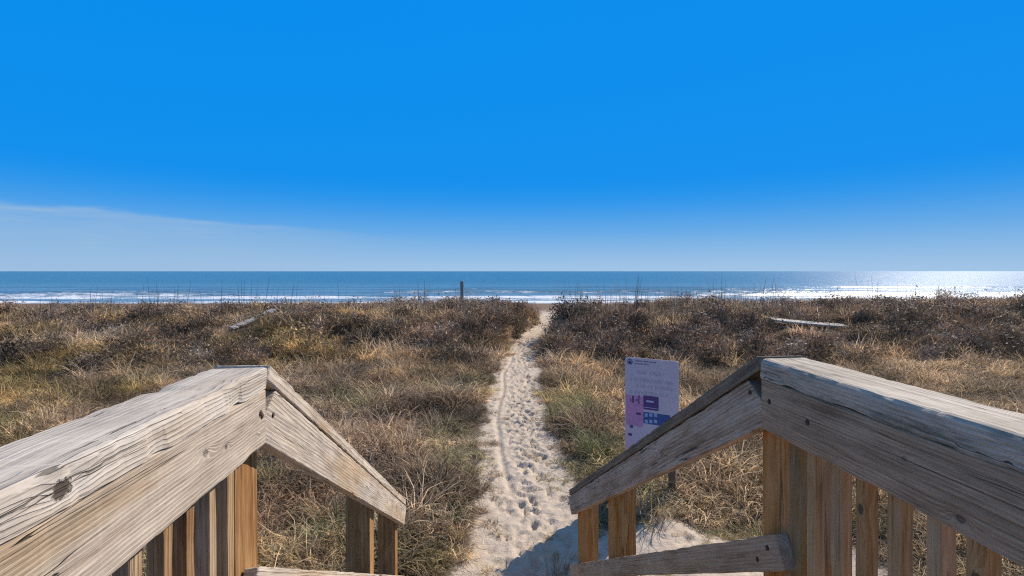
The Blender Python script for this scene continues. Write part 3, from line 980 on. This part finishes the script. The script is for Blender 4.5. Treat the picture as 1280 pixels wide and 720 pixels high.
def shrub_arrays(rs, rad, hgt, n_twig, n_leaf, leaf, twig_w=0.008):
    """low twiggy bush: thin crooked twigs plus leaf quads in clumps through its volume"""
    Vt, Qt, bt = blades(n_twig, hgt * 1.15, rad * 0.45, 0.55, 0.5, twig_w, 4, rs, 0.4)
    # clump centres in a dome
    nc_ = max(10, int(n_leaf / 28))
    u = rs.normal(0, 1, (nc_, 3)); u[:, 2] = np.abs(u[:, 2]); u /= np.linalg.norm(u, axis=1)[:, None]
    rr = rs.uniform(0.35, 1.0, nc_) ** 0.6
    lump = 0.75 + 0.5 * rs.uniform(0, 1, nc_)
    cen = u * rr[:, None] * lump[:, None] * np.array([rad, rad, hgt]) * 0.88 + np.array([0, 0, 0.02])
    k = rs.integers(0, nc_, n_leaf)
    p = cen[k] + rs.normal(0, 1, (n_leaf, 3)) * np.array([0.11, 0.11, 0.09]) * (rad / 0.5)
    p[:, 2] = np.maximum(p[:, 2], 0.0)
    d1 = rs.normal(0, 1, (n_leaf, 3)); d1[:, 2] = np.abs(d1[:, 2]) * 0.9 + 0.1; d1 /= np.linalg.norm(d1, axis=1)[:, None]
    d2 = np.cross(d1, rs.normal(0, 1, (n_leaf, 3))); d2 /= np.linalg.norm(d2, axis=1)[:, None] + 1e-6
    L = leaf * rs.uniform(0.6, 1.6, n_leaf)[:, None]; Wd = L * rs.uniform(0.09, 0.2, n_leaf)[:, None]
    Vl = np.stack([p, p + d1 * L * 0.5 - d2 * Wd, p + d1 * L, p + d1 * L * 0.5 + d2 * Wd], 1).reshape(-1, 3)
    Ql = np.arange(n_leaf * 4).reshape(-1, 4)
    bl = np.repeat(np.clip(0.25 * rs.uniform(0, 1, nc_)[k] * 2 + 0.5 * rs.uniform(0, 1, n_leaf), 0, 1), 4)
    return (Vt, Qt, 0.35 + bt * 0.65), (Vl, Ql, bl)


def arr_mesh(name, V, Q, bl, mat):
    me = mesh_np(name, V, Q)
    if len(me.vertices) == len(bl): fattr(me, 'bl', bl)
    me.materials.append(mat)
    return me


proto = bpy.data.collections.new('grass_prototypes')      # not linked to the scene
KINDS = []


def add_proto(V, Q, bl, mat=M_GRASS):
    nm = 'clump_%02d' % len(KINDS)
    me = arr_mesh(nm, V, Q, bl, mat)
    o = bpy.data.objects.new(nm, me); proto.objects.link(o); KINDS.append(nm)
    return len(KINDS) - 1


K = {}
rs = np.random.default_rng(5)
K['mat'] = [add_proto(*blades(95, 0.44, 0.16, 0.6, 2.3, 0.0095, 5, rs, 0.6)) for _ in range(5)]        # matted, tangled
K['tuft'] = [add_proto(*blades(75, 0.50, 0.09, 0.35, 1.6, 0.009, 5, rs, 0.35)) for _ in range(5)]       # upright tuft
K['far'] = [add_proto(*blades(85, 0.42, 0.16, 0.45, 1.6, 0.017, 4, rs, 0.5)) for _ in range(4)]          # broad, for the distance
K['oat'] = [add_proto(*blades(5, 1.55, 0.35, 0.05, 0.10, 0.024, 3, rs, 0.07)) for _ in range(3)]         # tall bare stalks
K['curl'] = [add_proto(*blades(80, 0.40, 0.17, 0.7, 3.0, 0.010, 6, rs, 0.75)) for _ in range(4)]         # scraggly curled stems


def twiggy(n):
    out = []
    for _ in range(n):
        t, l = shrub_arrays(rs, 0.42, 0.42, 150, 300, 0.075)
        V = np.concatenate([t[0], l[0]]); Q = np.concatenate([t[1], l[1] + len(t[0])]); b = np.concatenate([t[2], l[2]])
        out.append(add_proto(V, Q, b, M_SCRUB))
    return out


K['twig'] = twiggy(4)


def scatter(name, pts, kinds, rots, scl, tint, label, cat):
    me = bpy.data.meshes.new(name)
    me.from_pydata([tuple(p) for p in pts.tolist()], [], [])
    fattr(me, 'kind_index', kinds, 'INT'); fattr(me, 'rot', rots, 'FLOAT_VECTOR'); fattr(me, 'scl', scl, 'FLOAT_VECTOR'); fattr(me, 'tint', tint, 'FLOAT_VECTOR')
    o = link(name, me)
    ng = bpy.data.node_groups.new(name + '_scatter', 'GeometryNodeTree')
    ng.interface.new_socket('Geometry', in_out='INPUT', socket_type='NodeSocketGeometry')
    ng.interface.new_socket('Geometry', in_out='OUTPUT', socket_type='NodeSocketGeometry')
    gi = ng.nodes.new('NodeGroupInput'); go = ng.nodes.new('NodeGroupOutput')
    ci = ng.nodes.new('GeometryNodeCollectionInfo'); ci.inputs['Collection'].default_value = proto
    ci.inputs['Separate Children'].default_value = True; ci.inputs['Reset Children'].default_value = True
    ip = ng.nodes.new('GeometryNodeInstanceOnPoints'); ip.inputs['Pick Instance'].default_value = True
    def na(nm, typ):
        q = ng.nodes.new('GeometryNodeInputNamedAttribute'); q.data_type = typ; q.inputs['Name'].default_value = nm
        return q.outputs['Attribute']
    L_ = ng.links.new
    L_(gi.outputs[0], ip.inputs['Points']); L_(ci.outputs[0], ip.inputs['Instance'])
    L_(na('kind_index', 'INT'), ip.inputs['Instance Index']); L_(na('rot', 'FLOAT_VECTOR'), ip.inputs['Rotation']); L_(na('scl', 'FLOAT_VECTOR'), ip.inputs['Scale'])
    L_(ip.outputs[0], go.inputs[0])
    md = o.modifiers.new('scatter', 'NODES'); md.node_group = ng
    tag(o, label, cat, kind='stuff')
    return o


def cover_points(d0, d1, spacing, xlim):
    """jittered points, spacing grows with distance"""
    out = []
    d = d0
    while d < d1:
        s = spacing(d)
        w0, w1 = xlim(d)
        n = int((w1 - w0) / s)
        xs = w0 + (np.arange(n) + rng.uniform(0, 1, n)) * s
        ds = d + rng.uniform(0, 1, n) * s
        out.append(np.stack([xs, ds], -1))
        d += s * 0.9
    return np.concatenate(out)


def in_walk(x, d, mx=0.0):
    """under the boardwalk or its stairs"""
    bx = x * math.cos(A_BW) + d * math.sin(A_BW); by = -x * math.sin(A_BW) + d * math.cos(A_BW)
    return (bx > -0.75 - mx) & (bx < 1.05 + mx) & (by < 4.5)


TAN = np.array([0.54, 0.39, 0.235]); GREYB = np.array([0.46, 0.35, 0.25]); RED = np.array([0.36, 0.235, 0.14])
GOLD = np.array([0.52, 0.375, 0.165]); OLIVE = np.array([0.24, 0.25, 0.09]); PURP = np.array([0.28, 0.19, 0.13]); DARK = np.array([0.10, 0.068, 0.042]); GREEN = np.array([0.13, 0.19, 0.06])


def tint_for(x, d):
    n1 = fbm(x * 0.45, d * 0.45, 101); n2 = fbm(x * 0.8, d * 0.8, 131); n3 = rng.uniform(0, 1, len(x)); n4 = fbm(x * 0.6 + 7, d * 0.6, 151)
    gold = sst(-x, 2.5, 8.0) * (1 - sst(d, 22, 30)) * sst(d, 4, 7)
    tanr = sst(x, 0.3, 3.0) * (1 - sst(d, 13, 18))
    ridge = sst(d, 15, 21)
    c = np.where(n1[:, None] < 0.5, GREYB, TAN)
    def lay(mask, colr):
        nonlocal c
        c = c * (1 - mask[:, None]) + colr * mask[:, None]
    lay(sst(n2, 0.52, 0.66) * 0.7, RED)
    lay(sst(n4, 0.50, 0.66) * 0.75 * (1 - gold), PURP)
    lay(tanr * 0.55, TAN)
    lay(gold * sst(n1, 0.32, 0.55) * 0.85, GOLD)
    lay(ridge * (1 - gold * 0.6) * 0.45, (GREYB + RED) / 2)
    lay(sst(fbm(x * 0.9 + 31, d * 0.9, 171), 0.60, 0.72) * 0.6 * (1 - sst(d, 10, 16)), OLIVE)
    lay(sst(sand_edge(x, d), 1.6, 0.2) * sst(fbm(x * 1.2 + 11, d * 1.2, 191), 0.45, 0.6) * 0.5 * (1 - sst(d, 10, 15)), OLIVE * 1.2)
    return c * (0.6 + 0.95 * n3[:, None]) * np.array([0.98, 0.96, 0.88]) * (0.52 + 0.78 * sst(fbm(x * 0.95 + 5, d * 1.25, 261), 0.36, 0.60))[:, None]


def build_cover():
    P = cover_points(0.5, 33.0, lambda d: 0.165 + 0.0095 * max(d, 3), lambda d: (-(d * 1.12 + 3.2), d * 1.12 + 3.2))
    x, d = P[:, 0], P[:, 1]
    e = sand_edge(x, d)
    bare = fbm(x * 0.55 + 3, d * 0.55, 201)
    keep = (e > 0.10 + 0.12 * rng.uniform(0, 1, len(x))) & ~in_walk(x, d, 0.12)
    keep &= ~((bare > 0.70) & (rng.uniform(0, 1, len(x)) < 0.8))
    keep &= ~near_boards(x, d, 0.2)
    x, d, e = x[keep], d[keep], e[keep]
    n = len(x)
    z = ground(x, d)
    t = tint_for(x, d)
    u = rng.uniform(0, 1, n)
    kind = np.zeros(n, dtype=int)
    zone = fbm(x * 0.5 + 50, d * 0.5, 221)
    gold = sst(-x, 2.5, 8.0)
    for i in range(n):
        if d[i] > 15.5:
            kk = 'far' if u[i] < 0.72 else ('twig' if u[i] < 0.82 else 'tuft')
        elif zone[i] < 0.44 and gold[i] < 0.5:
            kk = 'mat' if u[i] < 0.35 else ('curl' if u[i] < 0.85 else 'tuft')
        else:
            kk = 'mat' if u[i] < 0.60 else ('tuft' if u[i] < 0.75 else 'curl')
        kind[i] = K[kk][rng.integers(0, len(K[kk]))]
    near = 0.5 + 0.5 * sst(e, 0.05, 0.8)
    s = rng.uniform(0.45, 1.0, n) ** 1.0 * 1.45 * near * (1 + 0.15 * sst(d, 14, 22)) * (0.45 + 1.05 * fbm(x * 0.9, d * 0.9, 241))
    tw = np.isin(kind, K['twig'])
    t[tw] = t[tw] * 0.75
    s[tw] *= 0.85
    scl = np.stack([s * 1.1, s * 1.1, s * rng.uniform(0.8, 1.1, n)], -1)
    rot = np.stack([rng.normal(0, 0.12, n), rng.normal(0, 0.12, n), rng.uniform(0, 6.28, n)], -1)
    scatter('dune_grass', np.stack([x, d, z], -1), kind, rot, scl, t, 'matted dry brown dune grass covering the ground on both sides of the path', 'grass')
    # dry bits blown onto the sand
    q = 900
    bd = rng.uniform(4.0, 20.0, q); bx = path_c(bd) + rng.uniform(-1, 1, q) * (path_w(bd) + 0.25)
    far_ = rng.uniform(0, 1, q) < 0.25
    bx[far_] = rng.uniform(0.9, 3.0, far_.sum()); bd[far_] = rng.uniform(4.2, 5.9, far_.sum())
    ee = sand_edge(bx, bd)
    ok = (ee > -0.3) & (ee < 0.15) & (rng.uniform(0, 1, q) < 0.5 * sst(ee, -0.32, 0.08) + 0.03) & ~in_walk(bx, bd, 0.0)
    bx, bd = bx[ok], bd[ok]; q = len(bx)
    bs = rng.uniform(0.10, 0.34, q)
    scatter('dry_litter', np.stack([bx, bd, ground(bx, bd) + 0.005], -1), np.array([(K['curl'] + K['mat'])[i] for i in rng.integers(0, 8, q)]),
            np.stack([rng.normal(0, 0.3, q), rng.normal(0, 0.3, q), rng.uniform(0, 6.28, q)], -1), np.stack([bs * 1.5, bs * 1.5, bs * 0.7], -1), tint_for(bx, bd) * 0.9,
            'dry bits of grass strewn along the edges of the sand path', 'plant litter')
    # tall bare stalks along the ridge, seen against the sea
    m = 230
    sx = np.concatenate([rng.uniform(-22, -1, 90), rng.uniform(2.0, 11.5, 110), rng.uniform(11, 24, 30)])
    sd_ = rng.uniform(20.3, 25, m)
    ok = sand_edge(sx, sd_) > 0.3
    sx, sd_ = sx[ok], sd_[ok]; m = len(sx)
    kz = np.array([K['oat'][i] for i in rng.integers(0, 3, m)])
    ss = rng.uniform(0.6, 1.15, m)
    tt = np.tile(np.array([0.15, 0.13, 0.11]), (m, 1)) * rng.uniform(0.5, 1.6, (m, 1))
    scatter('sea_oat_stalks', np.stack([sx, sd_, ground(sx, sd_)], -1), kz, np.stack([rng.normal(0, .05, m), rng.normal(0, .05, m), rng.uniform(0, 6.28, m)], -1),
            np.stack([ss, ss, ss], -1), tt, 'thin bare sea oat stalks rising from the dune ridge against the sea', 'stalks')


build_cover()

# individual shrubs and tufts
SHR = []
for q in range(5):
    r_ = np.random.default_rng(300 + q)
    t, l = shrub_arrays(r_, 0.62, 0.55, 260, 1150, 0.09, 0.011)
    SHR.append((arr_mesh('stems', *t, M_SHRUB), arr_mesh('foliage', *l, M_SHRUB)))


def shrub(name, x, d, s, sz, colr, label, cat='shrub', group=None, proto_i=None, dz=0.0):
    e = bpy.data.objects.new(name, None); col.objects.link(e)
    e.location = (x, d, float(ground(x, d)) + dz); e.rotation_euler = (0, 0, random.uniform(0, 6.28)); e.scale = (s, s, s * sz)
    e.empty_display_size = 0.2
    st_, fo = SHR[random.randrange(5) if proto_i is None else proto_i]
    a = link('stems', st_, None, e); b = link('foliage', fo, None, e)
    a.color = (0.34, 0.27, 0.20, 1); b.color = (*colr, 1)
    tag(e, label, cat, group)
    return e


def tuft_thing(name, x, d, s, colr, label, seed, n=240, hgt=0.55, lean=0.35, curl=0.9, cat='grass tuft', spread=0.2, width=0.009):
    r_ = np.random.default_rng(seed)
    V, Q, bl = blades(n, hgt, spread, lean, curl, width, 4, r_, 0.25)
    o = link(name, arr_mesh(name, V, Q, bl, M_SHRUB))
    o.location = (x, d, float(ground(x, d))); o.scale = (s, s, s); o.color = (*colr, 1)
    tag(o, label, cat)
    return o


# the ones that stand out
shrub('dune_shrub', 0.15, 21.0, 1.15, 1.0, (0.19, 0.14, 0.075), 'round olive brown shrub at the bend of the path, on its left', proto_i=0)
shrub('dune_shrub', 2.35, 20.6, 1.35, 1.0, (0.15, 0.12, 0.085), 'dark bushy shrub at the top of the path, on its right', proto_i=1)
tuft_thing('green_grass_tuft', 1.25, 7.7, 1.0, (0.22, 0.235, 0.10), 'green grass tuft left of the information sign', 5, 260, 0.55)
tuft_thing('green_grass_tuft', -0.72, 5.75, 0.75, (0.12, 0.17, 0.06), 'small green plant low beside the sand left of the path', 6, 220, 0.38, 0.6, 1.1)
tuft_thing('green_grass_tuft', -1.75, 5.3, 0.95, (0.20, 0.21, 0.085), 'olive green grass tuft seen under the left stair rail', 7, 300, 0.55, 0.4, 1.1)
tuft_thing('bare_stem_cluster', (441 - 640) / F_PX * 19.5, 19.5, 1.1, (0.40, 0.36, 0.30), 'upright pale bare stems on the dune left of the path', 8, 16, 0.95, 0.08, 0.1, 'plant', 0.10, 0.014)
tuft_thing('arching_grass_tuft', 1.55, 5.75, 0.8, (0.34, 0.27, 0.18), 'pale arching grass tuft at the foot of the information sign', 9, 110, 0.6, 0.5, 1.3)
tuft_thing('dry_grass_sprig', 0.42, 4.62, 0.55, (0.22, 0.17, 0.10), 'dry grass sprig at the foot of the right stair rail', 10, 70, 0.55, 0.5, 1.2)



ORD = ['first', 'second', 'third', 'fourth', 'fifth', 'sixth', 'seventh', 'eighth', 'ninth', 'tenth', 'eleventh', 'twelfth']
LEFT = [(22, 455, 1.25), (62, 446, 1.0), (116, 466, 1.0), (165, 416, 0.9), (217, 420, 1.1), (252, 412, 1.0), (352, 412, 1.0), (378, 430, 0.9), (452, 428, 0.9), (503, 400, 1.1), (562, 398, 1.2), (618, 408, 1.1)]
RIGHT = [(732, 420, 1.3), (778, 438, 1.2), (850, 436, 1.3), (902, 405, 1.3), (946, 416, 1.1), (1030, 394, 1.0), (1078, 432, 1.1), (1132, 416, 1.1), (1192, 402, 1.1), (1250, 412, 1.0)]
for i, (px, py, sc_) in enumerate(LEFT):
    x, d = ground_hit(px, py)
    shrub('dune_shrub', x, d, sc_, random.uniform(0.8, 1.1), tuple(DARK * random.uniform(1.0, 1.7)), '%s large dark shrub from the left edge across the left dune' % ORD[i], group='dark shrubs on the left dune')
for i, (px, py, sc_) in enumerate(RIGHT):
    x, d = ground_hit(px, py)
    shrub('dune_shrub', x, d, sc_, random.uniform(0.8, 1.1), tuple(DARK * random.uniform(1.0, 1.7)), '%s large dark shrub from the path across the right dune' % ORD[i], group='dark shrubs on the right dune')


def build_scrub():
    """the rest of the scrub, too dense to tell apart"""
    P = cover_points(15.0, 26.0, lambda d: 0.62, lambda d: (-(d * 1.15 + 3), d * 1.15 + 3))
    x, d = P[:, 0], P[:, 1]
    k = (sand_edge(x, d) > 0.6) & (fbm(x * 0.35, d * 0.6, 301) > 0.47 - 0.12 * sst(d, 17, 22) + 0.10 * sst(-x, 6, 14))
    k &= ~near_boards(x, d, 0.7)
    x, d = x[k], d[k]; n = len(x)
    u = rng.uniform(0, 1, n)[:, None]
    t = np.where(u < 0.35, DARK * 1.7, np.where(u < 0.6, PURP * 1.05, np.where(u < 0.85, RED * 0.75, GREYB * 0.7))) * rng.uniform(0.55, 1.7, (n, 1))
    kz = np.array([K['twig'][i] for i in rng.integers(0, 4, n)])
    ss = rng.uniform(0.8, 1.7, n)
    scatter('dune_scrub', np.stack([x, d, ground(x, d)], -1), kz, np.stack([rng.normal(0, .1, n), rng.normal(0, .1, n), rng.uniform(0, 6.28, n)], -1),
            np.stack([ss, ss, ss * rng.uniform(0.7, 1.1, n)], -1), t, 'dense dark twiggy scrub covering the dune ridge', 'scrub')


build_scrub()
